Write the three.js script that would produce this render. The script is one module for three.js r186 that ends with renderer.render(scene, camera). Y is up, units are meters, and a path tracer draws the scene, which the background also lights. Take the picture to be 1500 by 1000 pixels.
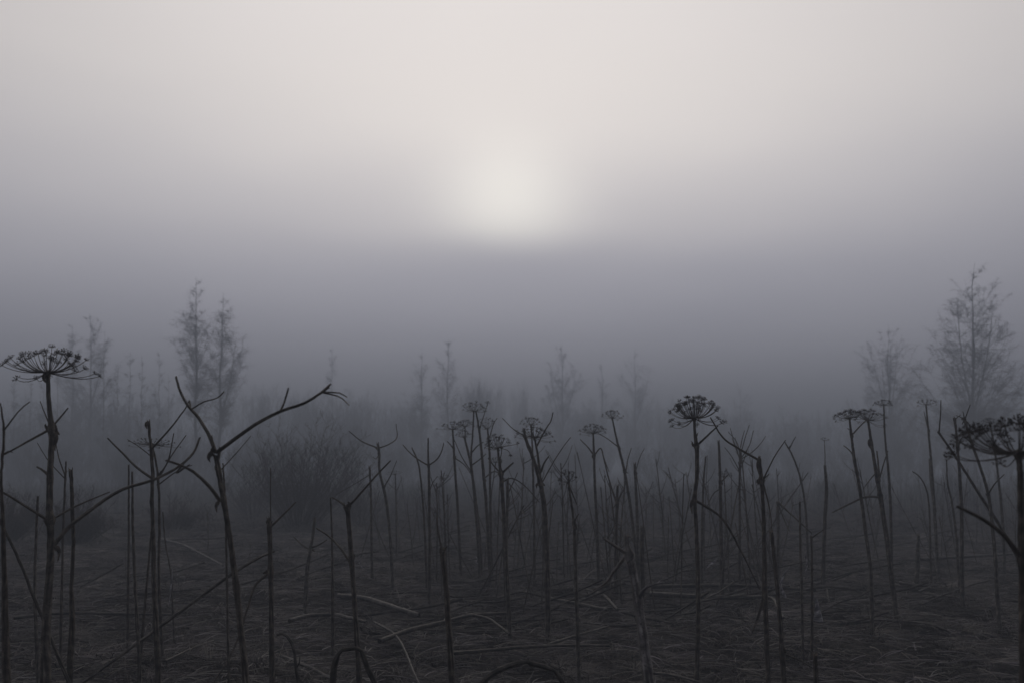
import * as THREE from 'three';
import { mergeGeometries } from 'three/addons/utils/BufferGeometryUtils.js';
import { ImprovedNoise } from 'three/addons/math/ImprovedNoise.js';

// ---------- camera, sky, sun, exposure ----------
const scene = new THREE.Scene();
const EYE = 1.7, PITCH = Math.atan2(180, 1374);
const camera = new THREE.PerspectiveCamera(2 * Math.atan2(500, 1374) * 180 / Math.PI, 1500 / 1000, 0.1, 3000);
camera.position.set(0, EYE, 0);
camera.rotation.x = PITCH;
camera.updateMatrixWorld(true);
camera.focus = 7.5;
camera.userData.fStop = 2.2;
const renderer = new THREE.WebGLRenderer();
renderer.toneMapping = THREE.LinearToneMapping;
renderer.toneMappingExposure = 1;
renderer.shadowMap.enabled = true;

const D2R = Math.PI / 180;
const sunDir = new THREE.Vector3((742 - 750) / 1374, (500 - 306) / 1374, -1).normalize().applyAxisAngle(new THREE.Vector3(1, 0, 0), PITCH);
const sunEl = Math.asin(sunDir.y) / D2R, sunAz = Math.atan2(sunDir.x, -sunDir.z) / D2R;
const sst = (a, b, x) => { const t = Math.min(1, Math.max(0, (x - a) / (b - a))); return t * t * (3 - 2 * t); };
{ // morning sky: wide sun glow in thin cloud, a thicker bank of mist low over the field
  const W = 1024, H = 512, data = new Float32Array(W * H * 4), nz = new ImprovedNoise();
  for (let r = 0; r < H; r++) {
    const up = ((r + 0.5) / H - 0.5) * Math.PI, el = up / D2R, y = Math.sin(up);
    for (let c = 0; c < W; c++) {
      const a = ((c + 0.5) / W - 0.5) * 2 * Math.PI, x = Math.cos(a) * Math.cos(up), z = Math.sin(a) * Math.cos(up);
      const th = Math.acos(Math.min(1, Math.max(-1, x * sunDir.x + y * sunDir.y + z * sunDir.z))) / D2R;
      const n = nz.noise(x * 2.2, y * 7, z * 2.2) * 0.6 + nz.noise(x * 5 + 5, y * 16, z * 5) * 0.35 + nz.noise(x * 11 + 2, y * 34, z * 11) * 0.14;
      const bank = sst(4.5, 23.5, el + n * 1.9), edge = sst(10.9, 14.4, el + n * 1.0);
      const az = Math.atan2(x, -z) / D2R - sunAz, de = el - sunEl;
      const wide = Math.exp(-Math.pow(th / 57, 2)), mid = th < 70 ? Math.exp(-Math.pow(az / 20, 2) - Math.pow(de / (de > 0 ? 12 : 9), 2)) : 0, core = th < 40 ? Math.exp(-Math.pow(az / 4.3, 2) - Math.pow(de / (de > 0 ? 3.4 : 2.9), 2)) : 0;
      const k = (0.62 + 0.38 * bank) * (1 + n * 0.05);
      const dim = [0.12, 0.127, 0.15], w = [1.0, 0.935, 0.90], m = [0.2, 0.175, 0.13], s = [0.56, 0.55, 0.445], low = [0.93, 0.965, 1.12], hi = [1.01, 1, 0.985];
      for (let i = 0; i < 3; i++) data[(r * W + c) * 4 + i] = k * (low[i] + (hi[i] - low[i]) * bank) * (dim[i] + w[i] * wide) + edge * (m[i] * mid + s[i] * core) * (0.72 + 0.28 * bank);
      data[(r * W + c) * 4 + 3] = 1;
    }
  }
  const t = new THREE.DataTexture(data, W, H, THREE.RGBAFormat, THREE.FloatType);
  t.mapping = THREE.EquirectangularReflectionMapping; t.magFilter = THREE.LinearFilter; t.minFilter = THREE.LinearFilter; t.needsUpdate = true;
  scene.background = t; scene.environment = t;
}
const sun = new THREE.DirectionalLight(0xfff1e0, 0.5);
sun.name = 'sun';
sun.position.copy(sunDir).multiplyScalar(120);
sun.castShadow = true; sun.shadow.radius = 30; sun.shadow.mapSize.set(2048, 2048);
Object.assign(sun.shadow.camera, { left: -60, right: 60, top: 60, bottom: -60, near: 1, far: 300 });
scene.add(sun); scene.add(sun.target);
scene.fog = new THREE.FogExp2(new THREE.Color().setRGB(0.77, 0.855, 1.0), 0.0122);

// ---------- helpers ----------
let seed = 7;
const rnd = () => { seed = (seed + 0x6D2B79F5) | 0; let t = Math.imul(seed ^ (seed >>> 15), 1 | seed); t = (t + Math.imul(t ^ (t >>> 7), 61 | t)) ^ t; return ((t ^ (t >>> 14)) >>> 0) / 4294967296; };
const rr = (a, b) => a + (b - a) * rnd();
const V = (x, y, z) => new THREE.Vector3(x, y, z);
const noise = new ImprovedNoise();
const XAX = V(1, 0, 0), YAX = V(0, 1, 0);
const FPX = 1374;
// the place in the field that lies at a given depth along a sight line of the survey photograph
function at(px, py, d) { const v = V((px - 750) / FPX, (500 - py) / FPX, -1).applyAxisAngle(XAX, PITCH); return V(0, EYE, 0).addScaledVector(v, d / -v.z); }
function gnd(x, z) {
  const far = 1 - sst(50, 130, Math.hypot(x, z));
  return (noise.noise(x * 0.28, 3.1, z * 0.28) * 0.12 + noise.noise(x * 1.1, 8.7, z * 1.1) * 0.08 + noise.noise(x * 2.9, 1.3, z * 2.9) * 0.045) * far;
}
function widthAt(d) { return d / FPX; }
const used = {};
function numbered(n) { used[n] = (used[n] ?? -1) + 1; return used[n] ? n + '_' + String(used[n]).padStart(3, '0') : n; }
function thing(name, label, category, pos, group) {
  const o = new THREE.Group(); o.name = numbered(name); o.position.copy(pos); o.userData = { label, category };
  if (group) o.userData.group = group;
  scene.add(o); return o;
}
function mesh(name, geo, mat, parent) { const m = new THREE.Mesh(geo, mat); m.name = name; m.castShadow = m.receiveShadow = true; parent.add(m); return m; }

// tapering tube along points; radii per point; ridged like a dry hollow stem; a broken tip is ragged and hollow
function tube(pts, rad, { sides = 6, ridge = 0, broken = false, capStart = false } = {}) {
  const n = pts.length, pos = [], uv = [], idx = [];
  let t = V(0, 0, 0), nrm = V(0, 0, 0), bin = V(0, 0, 0), prev = null, along = 0;
  for (let i = 0; i < n; i++) {
    t.subVectors(pts[Math.min(n - 1, i + 1)], pts[Math.max(0, i - 1)]).normalize();
    if (!prev) { nrm.crossVectors(Math.abs(t.y) < 0.9 ? YAX : XAX, t).normalize(); prev = true; } else nrm.addScaledVector(t, -nrm.dot(t)).normalize();
    bin.crossVectors(t, nrm);
    if (i) along += pts[i].distanceTo(pts[i - 1]);
    for (let k = 0; k <= sides; k++) {
      const a = k / sides * Math.PI * 2, kk = k % sides;
      let r = rad[i] * (1 + (ridge ? ridge * (kk % 2 ? -1 : 1) : 0));
      const jag = broken && i === n - 1 ? ((kk * 7919 % 13) / 13 - 0.4) * rad[i] * 2.2 : 0;
      pos.push(pts[i].x + (nrm.x * Math.cos(a) + bin.x * Math.sin(a)) * r + t.x * jag, pts[i].y + (nrm.y * Math.cos(a) + bin.y * Math.sin(a)) * r + t.y * jag, pts[i].z + (nrm.z * Math.cos(a) + bin.z * Math.sin(a)) * r + t.z * jag);
      uv.push(k / sides * 0.25, along);
    }
  }
  const w = sides + 1;
  for (let i = 0; i < n - 1; i++) for (let k = 0; k < sides; k++) { const a = i * w + k, b = a + 1, c = a + w, d = c + 1; idx.push(a, b, c, b, d, c); }
  const cap = (ring, depth, flip) => {
    const p = pts[ring], q = pts[ring ? n - 2 : 1], dir = V().subVectors(p, q).normalize(), c = p.clone().addScaledVector(dir, depth), ci = pos.length / 3;
    pos.push(c.x, c.y, c.z); uv.push(0, along);
    for (let k = 0; k < sides; k++) flip ? idx.push(ci, ring * w + k + 1, ring * w + k) : idx.push(ci, ring * w + k, ring * w + k + 1);
  };
  cap(n - 1, broken ? -rad[n - 1] * 2.5 : rad[n - 1] * 0.6, false);
  if (capStart) cap(0, broken ? -rad[0] * 1.5 : rad[0] * 0.5, true);
  const g = new THREE.BufferGeometry();
  g.setAttribute('position', new THREE.Float32BufferAttribute(pos, 3)); g.setAttribute('uv', new THREE.Float32BufferAttribute(uv, 2)); g.setIndex(idx);
  g.computeVertexNormals(); return g;
}
// smooth a list of [point, radius] knots
function smooth(knots, step, wob = 0) {
  const P = [], R = [], curve = new THREE.CatmullRomCurve3(knots.map((k) => k[0]), false, 'centripetal');
  const n = Math.max(2, Math.min(90, Math.round(curve.getLength() / step))), m = knots.length - 1;
  for (let i = 0; i <= n; i++) {
    const t = i / n, s = Math.min(m - 1e-6, t * m), a = Math.floor(s), f = s - a;
    const p = curve.getPoint(t);
    if (wob && i && i < n) p.add(V(rr(-wob, wob), 0, rr(-wob, wob)));
    P.push(p); R.push(THREE.MathUtils.lerp(knots[a][1], knots[a + 1][1], f));
  }
  return [P, R];
}
// a strip of dry sheath or peel with thickness: flat oval section, slightly rolled
function strip(pts, width, thick, twist = 0.6) {
  const n = pts.length, pos = [], uv = [], idx = [], S = 8;
  for (let i = 0; i < n; i++) {
    const t = V().subVectors(pts[Math.min(n - 1, i + 1)], pts[Math.max(0, i - 1)]).normalize(), a = twist * i / n;
    const u = V().crossVectors(t, V(0.13, 0.2, 1)).normalize(), w = V().crossVectors(t, u), uu = u.clone().multiplyScalar(Math.cos(a)).addScaledVector(w, Math.sin(a)), ww = w.clone().multiplyScalar(Math.cos(a)).addScaledVector(u, -Math.sin(a));
    const k = width[Math.min(i, width.length - 1)] / 2;
    for (let s = 0; s <= S; s++) { const b = s / S * Math.PI * 2, p = pts[i].clone().addScaledVector(uu, Math.cos(b) * k).addScaledVector(ww, Math.sin(b) * thick + Math.cos(b) ** 2 * k * 0.35); pos.push(p.x, p.y, p.z); uv.push(s / S * 0.1, i * 0.03); }
  }
  for (let i = 0; i < n - 1; i++) for (let s = 0; s < S; s++) { const a = i * (S + 1) + s, c = a + S + 1; idx.push(a, a + 1, c, a + 1, c + 1, c); }
  const g = new THREE.BufferGeometry();
  g.setAttribute('position', new THREE.Float32BufferAttribute(pos, 3)); g.setAttribute('uv', new THREE.Float32BufferAttribute(uv, 2)); g.setIndex(idx); g.computeVertexNormals(); return g;
}

// ---------- materials ----------
function tex(W, H, fn, srgb) {
  const d = new Uint8Array(W * H * 4);
  for (let y = 0; y < H; y++) for (let x = 0; x < W; x++) { const c = fn(x / W, y / H, x, y); for (let i = 0; i < 3; i++) d[(y * W + x) * 4 + i] = Math.max(0, Math.min(255, (Array.isArray(c) ? c[i] : c) * 255)); d[(y * W + x) * 4 + 3] = 255; }
  const t = new THREE.DataTexture(d, W, H); t.wrapS = t.wrapT = THREE.RepeatWrapping; t.magFilter = THREE.LinearFilter; t.minFilter = THREE.LinearMipmapLinearFilter; t.generateMipmaps = true; if (srgb) t.colorSpace = THREE.SRGBColorSpace; t.needsUpdate = true; return t;
}
const tn = (u, v, fu, fv, o) => { // tiling noise on a torus
  const a = u * Math.PI * 2, b = v * Math.PI * 2; return noise.noise(Math.cos(a) * fu + o, Math.sin(a) * fu + Math.cos(b) * fv, Math.sin(b) * fv + o * 1.7); };
const streakMap = tex(256, 1024, (u, v) => { const peel = tn(u, v, 3.5, 2.4, 7.7) + tn(u, v, 16, 3, 3.1) * 0.35; const s = tn(u, v, 5, 0.9, 1.2) * 0.5 + tn(u, v, 11, 1.6, 4.4) * 0.35, b = tn(u, v, 1.2, 4.5, 9.1), m = 0.62 + s * 0.5 + b * 0.22; const sp = (tn(u, v, 9, 26, 2.2) > 0.38 ? 0.66 : 1) * (peel > 0.34 ? 1.22 : peel < -0.36 ? 0.84 : 1); return [m * sp, m * sp * 0.97, m * sp * 0.92]; }, true);
const streakBump = tex(128, 512, (u, v) => 0.5 + tn(u, v, 7, 0.7, 1.2) * 0.6 + tn(u, v, 14, 2, 5) * 0.3);
const stalkMat = (r, g, b, rough = 0.72) => { const m = new THREE.MeshPhysicalMaterial({ roughness: rough, map: streakMap, bumpMap: streakBump, bumpScale: 0.004, specularIntensity: 0.55 }); m.color.setRGB(r, g, b); return m; };
const plain = (r, g, b, rough = 0.9, spec = 0.3) => { const m = new THREE.MeshPhysicalMaterial({ roughness: rough, specularIntensity: spec }); m.color.setRGB(r, g, b); return m; };
const M = {
  stalk: [stalkMat(0.24, 0.222, 0.21), stalkMat(0.2, 0.178, 0.163), stalkMat(0.275, 0.262, 0.255)], snapped: stalkMat(0.5, 0.495, 0.53),
  pale: stalkMat(0.8, 0.82, 0.95, 0.8), fallen: [stalkMat(0.16, 0.15, 0.147), stalkMat(0.115, 0.106, 0.1), stalkMat(0.19, 0.182, 0.185)],
  curl: stalkMat(0.5, 0.52, 0.62, 0.8), ray: plain(0.075, 0.068, 0.066, 0.8), seed: plain(0.062, 0.055, 0.052), twig: plain(0.045, 0.042, 0.045), bark: plain(0.13, 0.125, 0.125), farTwig: plain(0.05, 0.047, 0.05), bush: plain(0.055, 0.045, 0.04),
};

// ---------- ground ----------
{
  const N = 300, pos = [], uv = [], idx = [];
  for (let j = 0; j <= N; j++) for (let i = 0; i <= N; i++) {
    const a = i / N * 2 - 1, b = j / N, x = Math.sign(a) * (Math.abs(a) * 24 + Math.pow(Math.abs(a), 4) * 380), z = 8 - (b * 60 + Math.pow(b, 5) * 420);
    pos.push(x, gnd(x, z), z); uv.push(x / 3, z / 3);
  }
  for (let j = 0; j < N; j++) for (let i = 0; i < N; i++) { const a = j * (N + 1) + i, c = a + N + 1; idx.push(a, a + 1, c, a + 1, c + 1, c); }
  const g = new THREE.BufferGeometry();
  g.setAttribute('position', new THREE.Float32BufferAttribute(pos, 3)); g.setAttribute('uv', new THREE.Float32BufferAttribute(uv, 2)); g.setIndex(idx); g.computeVertexNormals();
  const soil = tex(512, 512, (u, v) => { const a = tn(u, v, 3, 3, 1) * 0.5 + tn(u, v, 9, 9, 5) * 0.5 + tn(u, v, 24, 24, 3) * 0.5, m = 0.3 + a * 0.16; return [m, m * 0.96, m * 0.93]; }, true);
  const bump = tex(512, 512, (u, v) => 0.5 + tn(u, v, 9, 9, 5) * 0.4 + tn(u, v, 24, 24, 3) * 0.5);
  const m = new THREE.MeshPhysicalMaterial({ map: soil, bumpMap: bump, bumpScale: 0.03, roughness: 1, specularIntensity: 0.1 }); m.color.setRGB(0.5, 0.48, 0.47);
  const o = mesh('ground', g, m, scene); o.userData.kind = 'structure';
}

// ---------- umbels ----------
function rayGeo(hub, ax, u, w, ang, rho, h, sag, r0, segs, sides) {
  const dir = u.clone().multiplyScalar(Math.cos(ang)).addScaledVector(w, Math.sin(ang)), end = hub.clone().addScaledVector(dir, rho).addScaledVector(ax, h);
  const c = hub.clone().addScaledVector(dir, rho * 0.62).addScaledVector(ax, h * 0.22 - sag), P = [], R = [];
  for (let i = 0; i <= segs; i++) { const t = i / segs; P.push(hub.clone().multiplyScalar((1 - t) ** 2).addScaledVector(c, 2 * t * (1 - t)).addScaledVector(end, t * t)); R.push(r0 * (1 - 0.4 * t)); }
  const tip = V().subVectors(P[segs], P[segs - 1]).normalize();
  return [tube(P, R, { sides }), end, tip];
}
const seedGeo = new THREE.OctahedronGeometry(1, 0).scale(0.55, 1, 0.3);
function umbelletGeo(end, tip, len, n, thin) {
  const gs = [], u = V().crossVectors(tip, Math.abs(tip.y) < 0.9 ? YAX : XAX).normalize(), w = V().crossVectors(tip, u);
  for (let i = 0; i < n; i++) {
    const a = i * 2.4 + rnd(), q = 1.45 * Math.sqrt((i + 0.5) / n), l = len * rr(0.75, 1.15), d = tip.clone().multiplyScalar(Math.cos(q)).addScaledVector(u, Math.sin(q) * Math.cos(a)).addScaledVector(w, Math.sin(q) * Math.sin(a));
    const p = end.clone().addScaledVector(d, l), mid = end.clone().addScaledVector(d, l * 0.5).addScaledVector(tip, -l * 0.08);
    gs.push(tube([end, mid, p], [thin, thin * 0.8, thin * 0.7], { sides: 3 }));
    if (rnd() < 0.72) { const s = seedGeo.clone(), k = len * rr(0.16, 0.26); s.deleteAttribute('uv'); s.deleteAttribute('normal');
      s.applyMatrix4(new THREE.Matrix4().compose(p, new THREE.Quaternion().setFromUnitVectors(YAX, d), V(k, k, k)));
      const n3 = s.attributes.position.count; s.setIndex([...Array(n3).keys()]); s.computeVertexNormals(); s.setAttribute('uv', new THREE.Float32BufferAttribute(new Float32Array(n3 * 2), 2)); gs.push(s); }
  }
  return mergeGeometries(gs);
}
// o: { R radius, H dome height, n rays, tilt [x,z], detail 2|1|0, sag, lop (share of rays kept per side) }
function umbel(parent, hub, o) {
  const g = new THREE.Group(); g.name = 'umbel'; parent.add(g);
  const ax = V((o.tilt?.[0] ?? 0) + rr(-0.08, 0.08), 1, (o.tilt?.[1] ?? 0) + rr(-0.12, 0.12)).normalize(), u = V().crossVectors(ax, V(0.1, 0.2, 1)).normalize(), w = V().crossVectors(ax, u);
  const lopA = rnd() * 6.283, lop = rr(0.05, 0.22), k = o.R / 0.22, r0 = o.ray ?? 0.0024 * Math.max(0.75, k), rays = [], clusters = [];
  mesh('hub', tube([hub.clone().addScaledVector(ax, -0.03), hub.clone().addScaledVector(ax, -0.008), hub.clone().addScaledVector(ax, 0.006)], [0.009 * k, 0.017 * k, 0.012 * k], { sides: 8 }), M.stalk[1], g);
  for (let i = 0; i < o.n; i++) {
    const f = (i + 0.6) / o.n, ang = i * 2.39996 + rr(-0.25, 0.25);
    if (rnd() < (o.gap ?? 0.1) * (1 + 1.6 * Math.max(0, Math.cos(ang - lopA)))) continue;
    const low = f > 0.86 ? rr(0.2, 1) : 0, rho = o.R * Math.sqrt(f) * rr(0.78, 1.13) * (1 - lop * Math.max(0, Math.cos(ang - lopA - 1))), h = o.H * (1 - f * 0.95) * rr(0.78, 1.16) + o.H * 0.18 - low * (o.sag ?? 0.05);
    const [rg, end, tip] = rayGeo(hub, ax, u, w, ang, rho, h, (o.sag ?? 0.05) * (0.25 + 0.75 * low), r0, o.detail > 1 ? 7 : 5, o.detail > 1 ? 4 : 3);
    tip.addScaledVector(ax, 0.7).normalize();
    if (o.detail > 1 && rnd() < 0.05) { rays.push(rg); continue; }
    rays.push(rg); clusters.push(umbelletGeo(end, tip, (o.tuft ?? 0.02) * rr(0.8, 1.2), o.detail > 1 ? 17 : o.detail ? 9 : 6, o.detail > 1 ? 0.0011 : 0.0014));
  }
  if (o.detail > 1) { for (const r of rays) mesh('ray', r, M.ray, g); for (const c of clusters) mesh('umbellet', c, M.seed, g); } else {
    mesh('rays', mergeGeometries(rays), M.ray, g).userData.kind = 'stuff'; mesh('umbellets', mergeGeometries(clusters), M.seed, g).userData.kind = 'stuff'; }
  return g;
}

// ---------- hogweed stalks ----------
// stem and branches are surveyed as [x, y, width] along sight lines at depth d; the stem is carried on down to the soil
const footings = [];
function stalk(s) {
  const d = s.d, mpp = widthAt(d), mat = s.mat ?? M.stalk[Math.floor(rnd() * 3)], lean = s.lean ?? rr(-0.06, 0.06);
  let K = s.stem.map(([x, y, w]) => { const p = at(x, y, d); return [p, w * mpp * 0.335]; });
  const top0 = K[0][0].y, bot = K[K.length - 1], up = K[K.length - 2];
  const gy = gnd(bot[0].x, bot[0].z);
  if (bot[0].y > gy - 0.04) {
    const slope = THREE.MathUtils.clamp((bot[0].x - up[0].x) / Math.max(0.02, up[0].y - bot[0].y), s.name ? -2.5 : -0.35, s.name ? 2.5 : 0.35), drop = bot[0].y - gy + 0.06;
    K.push([V(bot[0].x + slope * drop, bot[0].y - drop, bot[0].z), bot[1] * (1 + Math.min(0.35, drop * 0.25))]);
  }
  const base = K[K.length - 1][0].clone(); base.y = gnd(base.x, base.z);
  for (const k of K) { const h = Math.max(0, k[0].y - base.y); const q = k[0].clone(); const nd = -q.z + lean * h; const f = nd / -q.z; k[0].set(q.x * f, EYE + (q.y - EYE) * f, -nd); }
  footings.push(base.clone()); K.reverse();
  const o = thing(s.name ?? 'hogweed_stalk', s.label, s.category ?? 'dead stalk', base, s.group);
  const loc = K.map(([p, r]) => [p.clone().sub(base), r]);
  const [P, R] = smooth(loc, 0.045, 0.0016);
  const nodes = [...(s.branches ?? []).map((b) => b.p[0]), ...(s.nodes ?? [])].map(([x, y]) => at(x, y, d).sub(base));
  P.forEach((p, i) => { for (const n of nodes) R[i] *= 1 + 0.24 * Math.exp(-(((p.y - n.y) / 0.02) ** 2)); R[i] *= 1 + 0.05 * noise.noise(p.y * 9, base.x * 3, base.z); });
  mesh('stem', tube(P, R, { sides: R[0] > 0.012 ? 14 : 8, ridge: R[0] > 0.012 ? 0.07 : 0, broken: !s.umbels?.length && !s.fine }), mat, o);
  if (R[0] > 0.011 && !s.plainJoints) for (const n of nodes) { let i = 0; P.forEach((p, k) => { if (Math.abs(p.y - n.y) < Math.abs(P[i].y - n.y)) i = k; });
    for (let q = 0; q < 1; q++) { if (rnd() < 0.35) break; const a = rnd() * 6.283, c = P[i], r = R[i], l = rr(0.02, 0.05), o1 = V(Math.cos(a), 0, Math.sin(a)), sg = rnd() < 0.45 ? 1 : -1, pts = [c.clone().addScaledVector(o1, r * 0.8), c.clone().addScaledVector(o1, r * 1.35).add(V(0, sg * l * 0.4, 0)), c.clone().addScaledVector(o1, r * rr(1.3, 1.8)).add(V(rr(-0.01, 0.01), sg * l * 0.75, 0)), c.clone().addScaledVector(o1, r * rr(1.2, 2)).add(V(rr(-0.012, 0.012), sg * l, 0))];
      mesh('leaf_sheath', strip(new THREE.CatmullRomCurve3(pts).getPoints(6), [1.3, 1.4, 1.1, 0.9, 0.6, 0.35, 0.1].map((x) => x * r * 0.75), 0.0012, rr(-1, 1)), M.stalk[1], o); } }
  const depthOn = (y) => { let best = P[0], bd = 1e9; for (const p of P) { const e = Math.abs(p.y - y); if (e < bd) { bd = e; best = p; } } return -(best.z + base.z); };
  for (const b of s.branches ?? []) {
    const p0 = at(b.p[0][0], b.p[0][1], d), d0 = depthOn(p0.y - base.y); let len = 0; const total = b.p.reduce((a, q, i) => a + (i ? Math.hypot(q[0] - b.p[i - 1][0], q[1] - b.p[i - 1][1]) : 0), 0) * mpp;
    const dz = b.dz ?? (rnd() < 0.5 ? -1 : 1) * rr(0.25, 0.6) * total, knots = [];
    b.p.forEach((q, i) => { if (i) len += Math.hypot(q[0] - b.p[i - 1][0], q[1] - b.p[i - 1][1]) * mpp; knots.push([at(q[0], q[1], d0 + dz * len / total).sub(base), (q[2] ?? b.w * (1 - 0.45 * len / total)) * mpp * 0.375]); });
    const [bp, br] = smooth(knots, 0.04, 0.001);
    const bm = mesh('branch', tube(bp, br, { sides: br[0] > 0.008 ? 10 : 6, ridge: br[0] > 0.008 ? 0.05 : 0, broken: !b.umbel && !b.fine }), b.mat ?? mat, o);
    for (const t of b.twigs ?? []) { const l0 = at(t[0][0], t[0][1], d0).sub(base); let near = bp[0], bd = 1e9; for (const p of bp) { const e = Math.hypot(p.x - l0.x, p.y - l0.y); if (e < bd) { bd = e; near = p; } }
      const dd = -(near.z + base.z), kn = t.map((q, i) => [i ? at(q[0], q[1], dd + i * rr(-0.06, 0.06)).sub(base) : near.clone(), (q[2] ?? 2.4) * mpp / 2]); const [tp, tr] = smooth(kn, 0.03, 0.0008); mesh('twig', tube(tp, tr, { sides: 5 }), mat, bm); }
    if (b.umbel) umbel(o, bp[bp.length - 1], b.umbel);
  }
  for (const t of s.tatters ?? []) { // withered leaf sheaths hanging at the joints
    const p0 = at(t[0][0], t[0][1], d), dd = depthOn(p0.y - base.y) - 0.012, pts = [];
    t.forEach((q, i) => pts.push(at(q[0], q[1], dd - i * 0.006).sub(base)));
    const c = new THREE.CatmullRomCurve3(pts).getPoints(8); mesh('leaf_sheath', strip(c, [0.5, 1, 1.1, 1, 0.9, 0.75, 0.6, 0.4, 0.2].map((x) => x * (s.tatW ?? 5) * mpp), 0.0015), M.stalk[1], o);
  }
  for (const u of s.umbels ?? []) umbel(o, u.p ? at(u.p[0], u.p[1], depthOn(at(u.p[0], u.p[1], d).y - base.y)).sub(base) : P[P.length - 1].clone(), u);
  return o;
}

const U = (d, w, h, o = {}) => ({ R: w / 2 * widthAt(d), H: h * widthAt(d), n: 42, detail: 1, ...o });
const B = (w, p, o = {}) => ({ w, p, ...o });

// tall stalk with the wide open umbel
stalk({ d: 5.2, mat: M.stalk[0], label: 'tallest hogweed stalk, carrying a wide flat umbel with sagging outer rays', stem: [[69, 545, 8], [71, 590, 9], [75, 632, 11], [73, 690, 12], [72, 750, 13], [74, 800, 13.5], [70, 870, 16], [67, 930, 18], [66, 1000, 20]], lean: 0.03,
  umbels: [U(5.2, 138, 30, { n: 64, detail: 2, sag: 0.075, tuft: 0.02, ray: 0.0026 })], nodes: [[74, 640], [72, 762]], tatW: 7,
  branches: [B(4.5, [[73, 628], [85, 614], [99, 597]]), B(5.5, [[73, 628], [40, 646], [6, 665]]), B(3, [[72, 622], [64, 603], [58, 587]]), B(6, [[72, 697], [62, 688], [53, 683]]), B(5.5, [[73, 764], [40, 743], [0, 719], [-40, 704]], { dz: -0.3 }), B(4.5, [[76, 760], [110, 741], [160, 720]], { dz: 0.25 }),
    B(8, [[78, 799], [100, 772], [128, 750], [175, 718], [225, 702], [264, 681], [284, 661], [292, 641]], { dz: 0.45, twigs: [[[248, 690, 3], [258, 692, 3], [277, 680, 2]]] })],
  tatters: [[[76, 632], [81, 640], [79, 652], [80, 660]], [[79, 800], [85, 806], [84, 822]], [[66, 545], [63, 553], [66, 560]]] });
stalk({ d: 4.6, mat: M.stalk[1], label: 'crooked hogweed stalk with a thin bowed upper stem and one forked side twig', stem: [[0, 590, 2.5], [2, 604, 3.5], [5, 630, 4.5], [3, 670, 5], [1, 700, 5.5], [3, 745, 7], [5, 820, 9], [7, 910, 13], [9, 1000, 16]],
  branches: [B(3.4, [[5, 630], [14, 618], [28, 600], [43, 588]]), B(3, [[5, 664], [12, 660], [18, 662]])] });
stalk({ d: 5.6, name: 'leaning_stalk', category: 'leaning stalk', mat: M.fallen[0], label: 'slanting broken stalk leaning across beside the tallest umbel plant', stem: [[-14, 735, 5], [2, 768, 5.5], [25, 815, 6], [50, 877, 6.5], [62, 906, 7]], lean: 0 });
stalk({ d: 7, label: 'short bare stub rising behind the foot of the tallest umbel plant', stem: [[55, 726, 4.5], [52, 790, 5], [50, 860, 6], [53, 940, 7]] });
stalk({ d: 6, mat: M.stalk[1], label: 'bare stub with a flared cut top and a splintered sleeve near its foot', stem: [[103, 686, 8.5], [104, 705, 7], [106, 760, 7], [107, 800, 7], [104, 860, 7.5], [105, 903, 11], [101, 1000, 13]] });
stalk({ d: 8, label: 'thin upright stem topped by two fine crossed twigs beside the flared stub', stem: [[96, 675, 3], [95, 700, 4], [92, 770, 4.5], [90, 860, 5], [88, 950, 6]], branches: [B(3, [[94, 694], [85, 668], [80, 640]]), B(2.4, [[94, 700], [70, 674], [54, 648]])] });
stalk({ d: 6, mat: M.stalk[0], label: 'ragged topped stalk with a long curved arm rising to one side', stem: [[217, 615, 6.5], [219, 640, 5.5], [223, 690, 7], [222, 735, 7], [224, 790, 8.5], [225, 850, 9.5], [228, 920, 10.5], [232, 1000, 12]], nodes: [[222, 735]],
  branches: [B(5, [[221, 699], [200, 684], [178, 662], [157, 641]]), B(4, [[221, 658], [248, 628], [263, 609], [272, 596], [277, 586]]), B(2.6, [[221, 668], [205, 655], [186, 643]])], tatters: [[[215, 617], [213, 622], [215, 628]]] });
stalk({ d: 8.2, label: 'slender stalk with a withered drooping umbel of fine bent rays', stem: [[222, 650, 3], [227, 672, 4], [231, 700, 4.5], [233, 760, 5], [232, 840, 5.5], [236, 930, 6]],
  umbels: [U(8.2, 74, 4, { n: 46, detail: 1, sag: 0.06, tuft: 0.008, ray: 0.0018, tilt: [0.1, 0.1] })], branches: [B(3.4, [[231, 697], [245, 676], [254, 634]]), B(3.2, [[231, 702], [250, 668], [272, 637]]), B(3, [[231, 710], [258, 690], [270, 684], [281, 681]])] });
stalk({ d: 9, label: 'thin straight stem standing behind the long curved arm', stem: [[188, 680, 3.5], [188, 760, 4], [187, 880, 5]] });
stalk({ d: 6.6, label: 'slim wavy bare stem leaning slightly beside the ragged topped stalk', stem: [[193, 690, 4], [194, 770, 5], [197, 850, 6], [203, 960, 7]] });
stalk({ d: 7.4, label: 'thin stem slanting against the foot of the ragged topped stalk', stem: [[221, 780, 4], [215, 850, 5], [208, 930, 6]] });
stalk({ d: 9.5, label: 'short thin stick crossing just behind the ragged topped stalk', stem: [[238, 750, 3], [241, 790, 3.2], [250, 840, 3.5], [252, 880, 4]] });
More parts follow.
